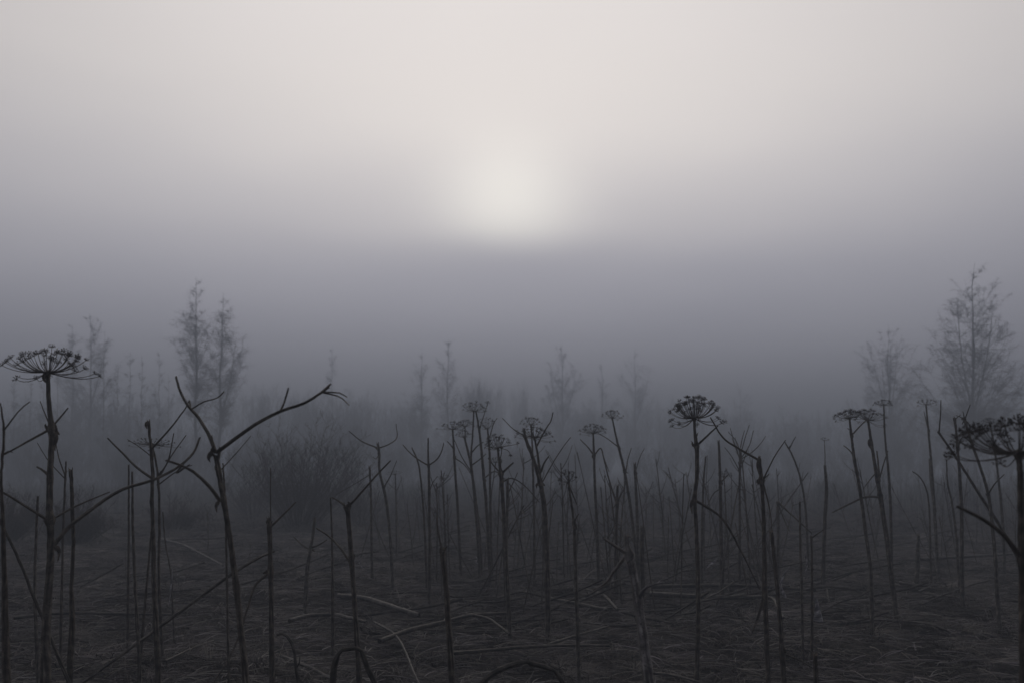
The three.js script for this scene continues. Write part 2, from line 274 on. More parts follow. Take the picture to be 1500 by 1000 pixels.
// the big forked stalk
stalk({ d: 4.5, mat: M.stalk[0], lean: 0.05, label: 'big forked stalk with two long spreading arms like raised antlers', stem: [[316, 662, 10], [320, 690, 10.5], [325, 720, 10.5], [331, 755, 11], [338, 800, 11.5], [345, 855, 12], [351, 910, 13], [356, 960, 13.5], [360, 1000, 14]], nodes: [[316, 664], [347, 862]], tatW: 6,
  branches: [B(8, [[315, 662], [306, 638], [290, 611], [275, 594], [263, 572], [257, 551]], { dz: 0.2, twigs: [[[274, 594, 2.6], [298, 588, 2.2], [318, 582, 2], [328, 573, 1.6]], [[276, 595, 3], [277, 587, 2.5]]] }),
    B(8, [[317, 662], [340, 645], [372, 622], [410, 602], [445, 590], [465, 578], [482, 566, 4.5]], { dz: -0.3, twigs: [[[413, 600, 3.4], [417, 586, 3], [422, 568, 2.6]], [[481, 566, 2.6], [497, 575, 2], [508, 581, 1.5]], [[481, 566, 2.6], [498, 581, 2], [511, 593, 1.2]], [[481, 565, 4], [484, 562, 3]]] }),
    B(7.5, [[322, 734], [306, 712], [282, 690], [262, 680], [243, 674]], { dz: -0.15 }), B(2.5, [[321, 690], [345, 664], [367, 638]], { dz: 0.2 }), B(3.5, [[316, 660], [312, 650], [310, 637]], { dz: 0.03 })],
  tatters: [[[320, 734], [316, 740], [317, 750]]] });
stalk({ d: 5.1, label: 'thin dark stem close behind the big forked stalk', stem: [[326, 678, 3], [328, 705, 4], [330, 745, 4.5], [332, 850, 5]] });
stalk({ d: 6.9, name: 'leaning_stalk', category: 'leaning stalk', mat: M.stalk[2], label: 'long broken stalk propped low and slanting behind the big forked stalk', stem: [[402, 807, 4], [380, 816, 5.5], [337, 842, 6.5], [296, 872, 6.5], [240, 913, 6.5], [165, 968, 6]], lean: 0 });
stalk({ d: 6.5, mat: M.stalk[1], label: 'upright stub with one raised twig and one arching down to the ground', stem: [[392, 757, 6], [394, 775, 9], [396, 830, 9.5], [397, 920, 10.5], [398, 1000, 11]], nodes: [[393, 838]], branches: [B(4.5, [[394, 773], [415, 753], [433, 735]]), B(5, [[393, 839], [375, 855], [364, 885], [352, 925], [333, 968], [312, 1000]], { dz: -0.5 })], tatters: [[[396, 758], [391, 764], [393, 770]]] });
stalk({ d: 9, label: 'thin needle-straight stem rising from behind the upright stub', stem: [[396, 685, 2.4], [396, 755, 3], [397, 880, 4]] });
stalk({ d: 5.9, mat: M.fallen[2], label: 'small stalk hooked over at its pale top like a walking cane', stem: [[405, 930, 4], [413, 928, 5], [421, 933, 5.5], [429, 948, 6], [433, 972, 6.5], [436, 1000, 7]], lean: 0, branches: [B(3, [[434, 978], [438, 971], [439, 962]])] });
stalk({ d: 10.9, label: 'leaning two-part stub with a short fork, standing before the round shrub', stem: [[461, 757, 5], [457, 790, 6], [452, 818, 8], [449, 840, 8], [447, 893, 8.5]], branches: [B(3.5, [[455, 805], [444, 799], [430, 786]]), B(4, [[455, 802], [468, 797], [479, 790]])] });
stalk({ d: 8.5, label: 'very slender straight stem beside the stalk with V-shaped arms', stem: [[484, 728, 3], [486, 790, 4.5], [487, 870, 6], [487, 950, 8]] });
stalk({ d: 6, mat: M.stalk[0], label: 'sturdy stub whose top splits into a wide V of two sticks', stem: [[508, 738, 9], [510, 760, 9.5], [514, 810, 10], [518, 870, 10], [522, 930, 11], [526, 1000, 12]], nodes: [[509, 742], [515, 826]], branches: [B(4.5, [[507, 742], [497, 734], [486, 728]]), B(4.5, [[510, 742], [530, 720], [550, 697], [572, 674]], { dz: -0.25 }), B(5, [[514, 826], [498, 802], [480, 784], [463, 773]], { dz: 0.2 })] });
stalk({ d: 13, label: 'slim plain stem between the V-armed stub and the spreading-armed stalk', stem: [[541, 682, 4], [543, 720, 4.5], [544, 790, 5], [545, 858, 6]], branches: [B(2, [[541, 695], [520, 708], [492, 724]])] });
stalk({ d: 12.5, label: 'bare stalk holding out two thin arms like a balancing figure', stem: [[553, 648, 5], [555, 665, 5.5], [556, 690, 5], [563, 720, 6], [570, 770, 6.5], [575, 850, 7]], branches: [B(3, [[554, 656], [530, 646], [511, 631]]), B(2.8, [[554, 656], [570, 650], [581, 641], [580, 621, 1.4]]), B(2.4, [[563, 712], [573, 694], [581, 674]]), B(2, [[555, 665], [550, 672], [546, 668]])] });
stalk({ d: 17, label: 'small faint stalk with a tiny flat umbel beside the balancing stalk', stem: [[579, 694, 2.2], [580, 740, 3], [581, 815, 4]], umbels: [U(17, 24, 4, { n: 20, detail: 0, sag: 0.02, tuft: 0.014 })] });
stalk({ d: 11.5, label: 'trident-shaped bare stalk with two upcurved side arms', stem: [[627, 641, 3], [627, 665, 3.6], [628, 690, 5], [629, 760, 5.5], [629, 885, 6.5]], branches: [B(3, [[627, 681], [612, 672], [600, 662], [590, 651]]), B(3, [[628, 681], [640, 672], [647, 660], [650, 648]]), B(2.4, [[629, 720], [634, 706], [641, 697]])] });
stalk({ d: 12.4, label: 'plain slender stem close beside the trident-shaped stalk', stem: [[603, 655, 2.5], [612, 676, 3.6], [618, 720, 4], [623, 800, 5], [625, 860, 5] ] });
stalk({ d: 5, mat: M.stalk[0], label: 'thick foreground stump ending in one thin bent spike', stem: [[648, 806, 8.5], [650, 830, 10], [654, 870, 11], [658, 930, 12.5], [662, 1000, 14]], nodes: [[649, 812]], branches: [B(4.5, [[648, 806], [645, 794], [641, 776], [640, 755]], { dz: 0.03 })] });
// the cluster in the middle
const CL = 'hogweed umbels in the central cluster';
stalk({ d: 14, label: 'outermost of the clustered umbel stalks, with a flat wide head beside the trident stalk', stem: [[663, 628, 3.6], [666, 680, 5], [670, 740, 5.5], [675, 840, 6]], umbels: [U(14, 42, 8, { n: 40, sag: 0.03 })], branches: [B(3, [[665, 658], [659, 650], [655, 646]]), B(2.4, [[666, 670], [680, 680], [690, 694]])] });
stalk({ d: 14.2, label: 'clustered umbel stalk with two small heads close one above another', stem: [[680, 640, 4], [688, 672, 5], [695, 720, 6], [701, 770, 6.5], [706, 850, 7]], umbels: [U(14.2, 27, 9, { n: 30, sag: 0.02 })], branches: [B(3, [[685, 662], [682, 645], [681, 624]], { umbel: U(14.2, 30, 8, { n: 30, sag: 0.02 }) }), B(2.4, [[690, 690], [676, 668], [664, 640]])] });
stalk({ d: 13.6, label: 'highest of the clustered umbels, a small dome on a long thin stem', stem: [[694, 602, 3], [692, 640, 3.6], [690, 670, 4], [694, 720, 5], [700, 790, 6], [703, 860, 7]], umbels: [U(13.6, 38, 11, { n: 40, sag: 0.035 })], branches: [B(3, [[691, 662], [700, 652], [708, 647]]), B(3, [[692, 680], [703, 672], [712, 664]])] });
stalk({ d: 13.2, label: 'clustered stalk with a small seed tuft on a long side twig', stem: [[697, 602, 3], [702, 630, 4.5], [707, 680, 6], [712, 735, 6.5], [716, 800, 7], [719, 870, 7.5]], fine: true, branches: [B(2.2, [[702, 628], [708, 610], [712, 598], [714, 591]], { fine: true, umbel: U(13.2, 9, 3, { n: 9, detail: 0, sag: 0, tuft: 0.012 }) }), B(2.6, [[709, 700], [725, 690], [738, 700], [762, 726]])] });
stalk({ d: 13.8, label: 'clustered umbel stalk with a lopsided head shedding seeds', stem: [[714, 628, 3.4], [717, 660, 4.5], [718, 710, 5], [719, 780, 5.5], [721, 850, 6]], umbels: [U(13.8, 36, 14, { n: 34, sag: 0.03, gap: 0.2, tilt: [-0.25, 0.1] })], branches: [B(2.4, [[717, 640], [724, 618], [728, 612]])] });
stalk({ d: 9.2, mat: M.stalk[0], label: 'stout clustered stalk with a cup-shaped umbel and a thick upturned stub', stem: [[729, 656, 4], [732, 680, 5.5], [734, 695, 8], [737, 740, 7.5], [741, 810, 8], [747, 930, 9]], umbels: [U(9.2, 40, 16, { n: 46, sag: 0.03, tilt: [-0.2, 0.1] })], nodes: [[733, 692]], branches: [B(5, [[734, 694], [742, 686], [752, 677]]), B(3.5, [[733, 692], [722, 680], [715, 670]]), B(2.6, [[731, 678], [735, 660], [733, 648]]), B(3, [[735, 706], [748, 700], [765, 708], [790, 735]]), B(1.6, [[730, 655], [745, 660], [748, 668]], { fine: true, umbel: U(9.2, 5, 2, { n: 6, detail: 0, sag: 0, tuft: 0.012 }) }), B(1.6, [[730, 655], [746, 652], [758, 650]], { fine: true, umbel: U(9.2, 5, 2, { n: 6, detail: 0, sag: 0, tuft: 0.012 }) })] });
stalk({ d: 10.5, label: 'plain stem half hidden beside the stout clustered stalk', stem: [[744, 700, 5], [743, 740, 6], [742, 800, 6], [744, 900, 7]], branches: [B(3, [[744, 722], [752, 706], [758, 692]])] });
stalk({ d: 9.3, mat: M.stalk[0], label: 'thick twin-branched stalk leaning under the double umbel', stem: [[767, 628, 4], [770, 642, 6], [780, 668, 7], [790, 700, 9], [797, 740, 10], [801, 810, 11], [803, 930, 12]], branches: [B(6, [[792, 706], [788, 668], [783, 640]], { dz: 0.1, umbel: U(9.3, 56, 12, { n: 52, sag: 0.045, tilt: [0.05, 0] }) }), B(4.5, [[793, 690], [797, 678], [804, 668]]), B(2.6, [[795, 705], [812, 674], [828, 650], [836, 640]]), B(3.6, [[785, 655], [800, 627], [807, 616], [810, 604]], { dz: 0.2 }), B(2.4, [[772, 640], [752, 628], [736, 612]])] });
stalk({ d: 13, label: 'straight stem behind the twin-branched stalk, lifting a small spiky umbel', stem: [[778, 622, 2.6], [780, 660, 4], [782, 740, 5], [783, 835, 6]], umbels: [U(13, 34, 10, { n: 34, sag: 0.02 })] });
stalk({ d: 7.5, label: 'low stalk with a small cup umbel tipped open on a kinked stem', stem: [[833, 705, 4.5], [836, 730, 4.5], [840, 758, 5], [841, 768, 6.5], [843, 832, 7], [846, 916, 7.5], [848, 1000, 8]], umbels: [U(7.5, 32, 14, { n: 30, sag: 0.02, tilt: [-0.45, 0.1], tuft: 0.013 })], nodes: [[841, 764]], branches: [B(3, [[835, 714], [840, 726], [845, 738]]), B(3, [[841, 766], [844, 758], [848, 752]]), B(2.5, [[834, 706], [833, 697], [832, 688]])] });
stalk({ d: 13, label: 'lone flat umbel on a straight stem with a crooked elbow twig', stem: [[869, 634, 3.4], [870, 660, 5], [872, 720, 5.5], [875, 780, 6.5], [877, 852, 7.5]], umbels: [U(13, 46, 10, { n: 46, sag: 0.05 })], branches: [B(3.2, [[870, 666], [861, 654], [850, 643]]), B(3, [[871, 666], [880, 656], [884, 668], [892, 690]])] });
stalk({ d: 14, label: 'slanting stalk with a small domed umbel above the thicket of sticks', stem: [[897, 612, 3], [904, 645, 4.5], [914, 685, 5.5], [922, 730, 6], [931, 800, 6.5]], umbels: [U(14, 34, 9, { n: 40, sag: 0.035, tilt: [0.1, 0] })], branches: [B(2.6, [[917, 690], [920, 672], [925, 656]]), B(2.4, [[907, 655], [890, 642], [876, 634]])] });
stalk({ d: 12, label: 'forked stub with a narrow Y top among the thicket of sticks', stem: [[905, 710, 4.5], [904, 740, 6], [903, 770, 6.5], [902, 840, 7.5]], branches: [B(4, [[904, 738], [893, 705], [882, 660]]), B(3, [[904, 736], [911, 722], [914, 716]])] });
stalk({ d: 13, label: 'blunt straight post-like stem among thin twigs', stem: [[930, 678, 5], [932, 720, 6], [934, 770, 6.5], [936, 860, 7]], branches: [B(2, [[931, 690], [938, 668], [944, 656]])] });
stalk({ d: 11.6, label: 'short stout stub with a rounded top behind the snapped foreground stalk', stem: [[941, 770, 8], [941, 790, 8.5], [941, 815, 9], [942, 880, 9]] });
// snapped foreground stalk
stalk({ d: 4.5, mat: M.snapped, label: 'thick snapped foreground stalk with splayed side arms and a pale curled leaf stem', stem: [[918, 783, 7], [919, 800, 11], [922, 816, 17], [930, 850, 17], [938, 900, 18.5], [946, 960, 21], [951, 1000, 23]], plainJoints: true,
  branches: [B(7.5, [[919, 811], [902, 800], [885, 788]], { dz: -0.12 }), B(7, [[917, 814], [900, 836], [886, 855], [868, 864]], { dz: 0.2 }), B(6.5, [[937, 881], [941, 866], [951, 858], [972, 853]], { dz: -0.15, mat: M.curl }), B(3, [[919, 785], [924, 786], [929, 795]], { dz: -0.03 })] });
// the domed umbel
stalk({ d: 7.3, mat: M.stalk[0], lean: 0.02, label: 'tall stalk with a dense domed umbel whose seed tufts hang down one side', stem: [[1017, 612, 5.5], [1019, 640, 6], [1021, 655, 9], [1021, 700, 8], [1018, 730, 8], [1020, 770, 8], [1022, 820, 9], [1023, 900, 9], [1021, 1000, 10]], nodes: [[1021, 652], [1018, 728]],
  umbels: [U(7.3, 88, 25, { n: 96, detail: 2, sag: 0.1, tuft: 0.019, ray: 0.0022, tilt: [-0.06, 0], gap: 0.03 })], branches: [B(4.5, [[1021, 652], [1036, 638], [1052, 623]]), B(1.5, [[1020, 640], [1023, 650], [1026, 645]]), B(5, [[1020, 733], [1040, 745], [1058, 759], [1085, 805], [1113, 862]], { dz: 0.5 })], tatters: [[[1019, 728], [1013, 738], [1014, 752]]], tatW: 5 });
stalk({ d: 7, mat: M.stalk[1], label: 'sheathed stalk sending one long straight arm toward the domed umbel', stem: [[1113, 668, 4], [1113, 676, 7.5], [1115, 695, 8.5], [1118, 735, 7.5], [1120, 800, 8.5], [1121, 870, 10], [1126, 1000, 10]], nodes: [[1121, 866]], branches: [B(4.8, [[1113, 674], [1082, 656], [1060, 641], [1041, 611]], { dz: 0.25 }), B(3, [[1117, 705], [1134, 670], [1151, 644]]), B(3.5, [[1117, 702], [1123, 725], [1129, 752], [1131, 778]], { dz: -0.15 }), B(3, [[1117, 704], [1122, 698], [1127, 694]])], tatters: [[[1112, 672], [1110, 682], [1112, 694]], [[1121, 868], [1112, 900], [1101, 930]]], tatW: 4 });
stalk({ d: 6.5, mat: M.stalk[0], label: 'long bare stub with a slightly thickened broken tip beside the sheathed stalk', stem: [[1130, 777, 8], [1133, 800, 7.5], [1138, 850, 8], [1144, 920, 9], [1149, 1000, 11]], nodes: [[1147, 958]], branches: [B(4, [[1147, 957], [1170, 966], [1194, 980]])] });
stalk({ d: 12, label: 'straight pole-like stub right behind the domed umbel plant', stem: [[1053, 645, 4.5], [1055, 690, 6], [1056, 740, 6.5], [1058, 853, 9]], branches: [B(3, [[1056, 706], [1062, 700], [1068, 694]]), B(2.6, [[1056, 715], [1046, 722], [1036, 742]])] });
stalk({ d: 13, label: 'thin stem with a bent neck just beside the pole-like stub', stem: [[1034, 668, 3], [1031, 705, 4.5], [1029, 760, 5], [1028, 840, 6]] });
stalk({ d: 13.2, label: 'bushy-topped dead stem with a spray of fine upright twigs', stem: [[1085, 660, 4], [1084, 700, 4.5], [1084, 760, 5], [1084, 845, 6]], fine: true, branches: [[[1084, 672], [1076, 648], [1070, 626]], [[1085, 666], [1092, 640], [1098, 622]], [[1085, 672], [1098, 652], [1104, 630]], [[1084, 664], [1079, 646], [1067, 632]], [[1085, 655], [1088, 640], [1091, 630]], [[1084, 690], [1072, 668], [1062, 655]], [[1085, 686], [1092, 668], [1096, 655]]].map((p) => B(2.2, p, { fine: true })) });
stalk({ d: 15, label: 'gracefully bowed thin stem with a forked tip standing clear in the mist', stem: [[1150, 647, 2.5], [1160, 664, 3.4], [1172, 696, 4], [1180, 740, 4.5], [1184, 810, 5]], branches: [B(2.4, [[1157, 656], [1161, 648], [1166, 639]])] });
stalk({ d: 13, label: 'upright stub prolonged by a hair-thin spike with a tiny tuft', stem: [[1209, 682, 5], [1211, 712, 6.5], [1209, 760, 7], [1206, 852, 8]], branches: [B(2, [[1209, 684], [1209, 665], [1208, 645]], { dz: 0.02, fine: true, umbel: U(13, 14, 4, { n: 9, detail: 0, sag: 0, tuft: 0.012 }) })] });
stalk({ d: 8.3, label: 'thin rod-like stem with a peeled pale strip beside it', stem: [[1172, 735, 4], [1173, 800, 5], [1175, 870, 5.5], [1176, 940, 6]] });
stalk({ d: 8.2, label: 'plain dark rod standing just before the pale torn leaf', stem: [[1189, 785, 4], [1190, 860, 5], [1190, 950, 6]], branches: [B(3, [[1189, 788], [1200, 780], [1208, 775]])] });
stalk({ d: 12.5, label: 'stub propping up a slanted broken stick among fallen canes', stem: [[1140, 734, 5], [1140, 770, 5.5], [1140, 860, 6]], branches: [B(4.5, [[1140, 735], [1165, 758], [1190, 781]], { dz: -0.3 }), B(3, [[1140, 737], [1148, 758], [1157, 778]])] });
stalk({ d: 5, mat: M.stalk[1], label: 'short cut stump with a flat pale rim low in the grass', stem: [[1195, 957, 9], [1195, 975, 9], [1196, 1000, 10]] });
// right-hand group
stalk({ d: 9.3, label: 'slim leaning stalk with a flat speckled umbel and a broken side twig', stem: [[1245, 612, 4], [1248, 640, 5], [1252, 672, 6], [1260, 715, 6.5], [1268, 775, 7], [1276, 835, 7], [1278, 930, 8]], umbels: [U(9.3, 48, 9, { n: 52, sag: 0.035, tilt: [-0.12, 0] })], branches: [B(3, [[1250, 635], [1261, 623], [1270, 614]]), B(3, [[1253, 672], [1246, 660], [1236, 652]]), B(2.4, [[1249, 635], [1245, 629], [1242, 627]])] });
stalk({ d: 10.5, mat: M.stalk[0], label: 'strong leaning stalk with a drooping umbel and a long arched lower arm', stem: [[1272, 615, 4.5], [1277, 648, 6], [1283, 685, 7], [1291, 732, 9], [1299, 785, 9.5], [1311, 880, 10]], nodes: [[1277, 648], [1291, 728]], umbels: [U(10.5, 54, 12, { n: 56, sag: 0.07, tilt: [0.15, 0] })], branches: [B(4.5, [[1291, 728], [1270, 727], [1246, 737], [1220, 750]], { dz: -0.2 }), B(4.5, [[1289, 705], [1287, 680], [1285, 660]]), B(3.2, [[1289, 700], [1294, 682], [1301, 660]]), B(2.6, [[1285, 690], [1272, 706], [1265, 716]])], tatters: [[[1276, 642], [1274, 650], [1277, 658]]] });
stalk({ d: 14, label: 'small pale umbel held above its neighbours on a wand-like stem', stem: [[1295, 593, 3], [1297, 640, 4], [1302, 690, 5], [1305, 740, 5.5], [1307, 840, 6]], umbels: [U(14, 30, 6, { n: 36, sag: 0.03 })] });
stalk({ d: 14, label: 'single thin stalk with a small sparse umbel before the broad birch', stem: [[1357, 592, 3.2], [1361, 635, 4.2], [1365, 680, 5], [1370, 755, 6], [1375, 845, 7]], umbels: [U(14, 30, 6, { n: 24, sag: 0.035, gap: 0.15 })], branches: [B(5, [[1370, 745], [1364, 705], [1362, 671]]), B(2.4, [[1361, 633], [1357, 615], [1354, 602]])] });
stalk({ d: 10, name: 'leaning_stalk', category: 'leaning stalk', label: 'long slanting cane with an upright twig, leaning behind the blurred umbel', stem: [[1375, 632, 4], [1400, 668, 5], [1430, 715, 5.5], [1458, 758, 6], [1500, 830, 7]], lean: 0, branches: [B(3, [[1376, 634], [1378, 610], [1379, 586]])] });
stalk({ d: 11, label: 'bare stalk with a knobbed tip and a short bent elbow twig', stem: [[1399, 613, 5.5], [1401, 630, 4.5], [1406, 690, 6], [1409, 745, 6.5], [1410, 832, 7.5]], branches: [B(2.4, [[1405, 654], [1411, 639], [1424, 648]]), B(2.2, [[1399, 614], [1404, 610], [1408, 607]])] });
stalk({ d: 9.5, label: 'bare leaning stalk with a three-pronged twiggy crown', stem: [[1413, 612, 5], [1424, 648, 5], [1436, 682, 5.5], [1448, 722, 6], [1456, 785, 7], [1463, 890, 8]], branches: [B(2.6, [[1414, 614], [1407, 610], [1401, 608]]), B(2.6, [[1414, 614], [1418, 603], [1422, 592]]), B(2.4, [[1413, 612], [1412, 606], [1411, 602]]), B(3, [[1448, 724], [1458, 708], [1472, 694]])] });
stalk({ d: 15, label: 'small fuzzy umbel on a curved stem seen above the blurred umbel', stem: [[1450, 618, 3], [1455, 640, 4], [1462, 690, 4.5], [1470, 770, 6], [1472, 830, 6]], umbels: [U(15, 22, 5, { n: 28, detail: 0, sag: 0.02 })] });
stalk({ d: 12, label: 'thin kinked stem beside the long slanting cane', stem: [[1387, 673, 2.5], [1389, 708, 3.6], [1395, 735, 4], [1402, 790, 5], [1406, 870, 6]] });
stalk({ d: 13, label: 'low dark stump rooted in the matted canes', stem: [[1346, 782, 5], [1345, 810, 8], [1344, 855, 9]] });
stalk({ d: 13.5, label: 'thin wispy stem that bows over at its tip', stem: [[1337, 690, 2], [1346, 696, 2.6], [1356, 712, 3], [1361, 735, 3.4], [1364, 820, 4]] });
// near blurred umbel
stalk({ d: 3.4, mat: M.stalk[1], lean: 0.02, label: 'very large umbel close by, blurred, with heavy seed tufts on long rays', stem: [[1493, 662, 11], [1495, 690, 12], [1497, 740, 14], [1498, 800, 16], [1500, 900, 18], [1502, 1000, 20]], nodes: [[1497, 815]], umbels: [U(3.4, 214, 36, { n: 50, detail: 2, sag: 0.1, tuft: 0.031, ray: 0.0026, gap: 0.08 })], branches: [B(10, [[1498, 818], [1472, 785], [1442, 761], [1404, 742]], { dz: -0.1 })] });

// ---------- trees ----------
function twigPrism(pos, uv, idx, P, R) { // three-sided tapering twig, appended to shared arrays
  const n = P.length; let base = pos.length / 3;
  for (let i = 0; i < n; i++) {
    const t = V().subVectors(P[Math.min(n - 1, i + 1)], P[Math.max(0, i - 1)]).normalize(), a = V().crossVectors(t, Math.abs(t.y) < 0.9 ? YAX : XAX).normalize(), b = V().crossVectors(t, a);
    for (let k = 0; k < 3; k++) { const q = k * 2.0944 + 0.4; pos.push(P[i].x + (a.x * Math.cos(q) + b.x * Math.sin(q)) * R[i], P[i].y + (a.y * Math.cos(q) + b.y * Math.sin(q)) * R[i], P[i].z + (a.z * Math.cos(q) + b.z * Math.sin(q)) * R[i]); uv.push(k / 3, i); }
    if (i) for (let k = 0; k < 3; k++) { const c = base + (i - 1) * 3 + k, d = base + (i - 1) * 3 + (k + 1) % 3; idx.push(c, d, c + 3, d, d + 3, c + 3); }
  }
}
function pack(pos, uv, idx) { const g = new THREE.BufferGeometry(); g.setAttribute('position', new THREE.Float32BufferAttribute(pos, 3)); g.setAttribute('uv', new THREE.Float32BufferAttribute(uv, 2)); g.setIndex(idx); g.computeVertexNormals(); return g; }
function grow(p, dir, len, segs, bend, wig) { // a limb: bend pulls it up (+) or lets it hang (-) toward its end
  const P = [p.clone()], d = dir.clone();
  for (let i = 0; i < segs; i++) { d.y += bend * (i + 1) / segs / segs * 2; d.x += rr(-wig, wig); d.z += rr(-wig, wig); d.normalize(); P.push(P[i].clone().addScaledVector(d, len / segs)); }
  return P;
}
const along = (P, t) => { const s = t * (P.length - 1), i = Math.min(P.length - 2, Math.floor(s)); return P[i].clone().lerp(P[i + 1], s - i); };
// o: H height, W crown width, bare (share of the trunk without limbs), limbs, hang (droop of the twigs), leaders
function birch(label, px, topY, d, wpx, o = {}, group) {
  const b = at(px, 680, d), top = at(px + (o.shift ?? 0), topY, d), H = top.y, W = wpx * widthAt(d); b.y = gnd(b.x, b.z);
  const t = thing(o.name ?? 'birch_tree', label, o.category ?? 'tree', b, group), r0 = o.r ?? H * 0.0095;
  const leaders = [];
  const trunk = []; const N = 10, sx = top.x - b.x;
  for (let i = 0; i <= N; i++) trunk.push(V(sx * i / N + rr(-1, 1) * H * 0.006 * (i ? 1 : 0), -0.1 + (H + 0.1) * i / N, rr(-1, 1) * H * 0.006));
  leaders.push({ P: trunk, H0: 0 });
  mesh('trunk', tube(trunk, trunk.map((_, i) => r0 * Math.pow(1 - i / N, 1.15) + 0.009), { sides: 8 }), M.bark, t);
  for (let l = 0; l < (o.leaders ?? 0); l++) {
    const f = rr(0.3, 0.45), s = along(trunk, f), a = l * 2.6 + rr(-0.5, 0.5), L = H * (1 - f) * rr(0.6, 0.8), P = grow(s, V(Math.cos(a) * 0.26, 1, Math.sin(a) * 0.26).normalize(), L, 8, 0.5, 0.05);
    leaders.push({ P, f }); mesh('limb', tube(P, P.map((_, i) => r0 * 0.42 * Math.pow(1 - i / 9, 1.2) + 0.008), { sides: 6 }), M.bark, t);
  }
  const pos = [], uv = [], idx = [], bare = o.bare ?? 0.2, thin = o.thin ?? 0.0052, peak = o.peak ?? 0.62, subs = [];
  const prof = (h) => { const x = Math.min(1, Math.max(0, (h - bare) / (1 - bare))); return Math.pow(Math.max(0, Math.sin(Math.PI * Math.pow(x * 0.97 + 0.03, peak))), 0.8) + 0.07; };
  const lobes = [rnd() * 6.283, rnd() * 6.283];
  for (let i = 0; i < (o.limbs ?? 50); i++) { // limbs rise from the trunk or a leader, bow outward and droop at the tip
    let he; do he = bare + (1 - bare) * rnd() * 0.985; while (rnd() > Math.pow(prof(he), 0.75)); const a = rnd() * 6.283, rad = W / 2 * prof(he) * Math.sqrt(rr(0.06, 1)) * (1 + 0.22 * Math.sin(a * 2 + lobes[0] + he * 9) + 0.12 * Math.sin(a * 3 + lobes[1] - he * 17)), rise = rr(1.1, 2.4), hs = Math.max(bare * rr(0.7, 1.7), he - rad * rise / H), LL = leaders[i % 3 === 2 && leaders.length > 1 ? 1 + Math.floor(rnd() * (leaders.length - 1)) : 0].P, L = hs > LL[LL.length - 1].y / H * 0.97 || hs < LL[0].y / H ? trunk : LL;
    const top0 = L[L.length - 1].y / H, bot0 = L[0].y / H, u = Math.min(0.97, Math.max(0.02, (hs - bot0) / (top0 - bot0))), s0 = along(L, u), e = along(trunk, Math.min(1, he)); e.x += Math.cos(a) * rad; e.z += Math.sin(a) * rad;
    const mid = s0.clone().lerp(e, 0.55); mid.y -= rad * rr(-0.05, 0.3); const P = []; for (let k = 0; k <= 7; k++) { const q = k / 7; P.push(s0.clone().multiplyScalar((1 - q) ** 2).addScaledVector(mid, 2 * q * (1 - q)).addScaledVector(e, q * q).add(V(rr(-0.05, 0.05), rr(-0.05, 0.05), rr(-0.05, 0.05)))); }
    const lr = 0.009 + r0 * 0.15 * (1 - he), R = P.map((_, k) => lr * (1 - k / 8.5));
    if (i % 6 === 0 && lr > 0.015) mesh('limb', tube(P, R, { sides: 5 }), M.farTwig, t); else twigPrism(pos, uv, idx, P, R);
    subs.push([P, rad]);
    for (let j = 0; j < 6; j++) { const q = along(P, rr(0.12, 1)), a2 = a + rr(-1.9, 1.9), sp = grow(q, V(Math.cos(a2), rr(0.4, 2.2), Math.sin(a2)).normalize(), (0.35 + rad * 0.35) * rr(0.5, 1), 4, -0.35, 0.16); twigPrism(pos, uv, idx, sp, sp.map((_, k) => thin * 1.7 * (1 - k * 0.17))); subs.push([sp, rad]); }
  }
  for (let i = 0; i < (o.twigs ?? 2500); i++) { // fine hanging twigs
    let sb; do sb = subs[Math.floor(rnd() * subs.length)]; while (rnd() * W * 0.4 > sb[1] + W * 0.1); const P = sb[0], q = along(P, Math.pow(rr(0.01, 1), 0.7)), a2 = rnd() * 6.283, k = 0.35 + 0.65 * prof(q.y / H), tp = grow(q, V(Math.cos(a2), rr(-0.2, 1.8), Math.sin(a2)).normalize(), rr(0.25, 0.95) * (o.twigLen ?? 0.8) * k, 2, -0.7, 0.3);
    twigPrism(pos, uv, idx, tp, tp.map((_, m) => thin * (1 - m * 0.28)));
  }
  mesh('crown', pack(pos, uv, idx), M.farTwig, t);
  return t;
}
birch('broad leafless birch, the largest tree, with a dense oval crown of hanging twigs', 1426, 386, 68, 170, { peak: 0.74, limbs: 144, leaders: 3, twigs: 21450, bare: 0.15 });
birch('round-topped leafless birch half dissolved in mist beside the broad birch', 1302, 474, 92, 122, { limbs: 96, leaders: 4, twigs: 12675, bare: 0.13, thin: 0.005, peak: 0.8 });
birch('tall slender birch, higher of the close pair, with a pointed crown', 289, 406, 72, 66, { limbs: 96, twigs: 5896, bare: 0.26, shift: -2, peak: 0.85 });
birch('tall slender birch, lower and forked one of the close pair', 320, 428, 74, 66, { limbs: 89, leaders: 1, twigs: 5896, bare: 0.24, shift: 6, peak: 0.9 });
birch('misty birch with a ragged crown beyond the tallest umbel plant', 132, 460, 98, 82, { limbs: 70, leaders: 1, twigs: 6825, bare: 0.25, thin: 0.0055, peak: 0.9 });
birch('narrow misty tree next to the ragged-crowned birch', 106, 474, 102, 54, { limbs: 64, twigs: 5005, bare: 0.25, thin: 0.0055, peak: 0.9 });
birch('faint lone tree fading into the mist behind the tip of the forked stalk', 486, 506, 136, 50, { limbs: 57, twigs: 4258, bare: 0.15, thin: 0.007 });
birch('thin misty tree with sparse side limbs, shorter of a pair', 618, 508, 108, 58, { limbs: 57, twigs: 3867, bare: 0.25, thin: 0.005 });
birch('misty tree with a spire-like top, taller of a pair', 656, 494, 110, 72, { limbs: 70, twigs: 5915, bare: 0.18, thin: 0.0055 });
birch('dense upright misty tree standing alone behind the double umbel', 824, 498, 126, 80, { limbs: 80, leaders: 2, twigs: 7534, bare: 0.12, thin: 0.007, peak: 0.8 });
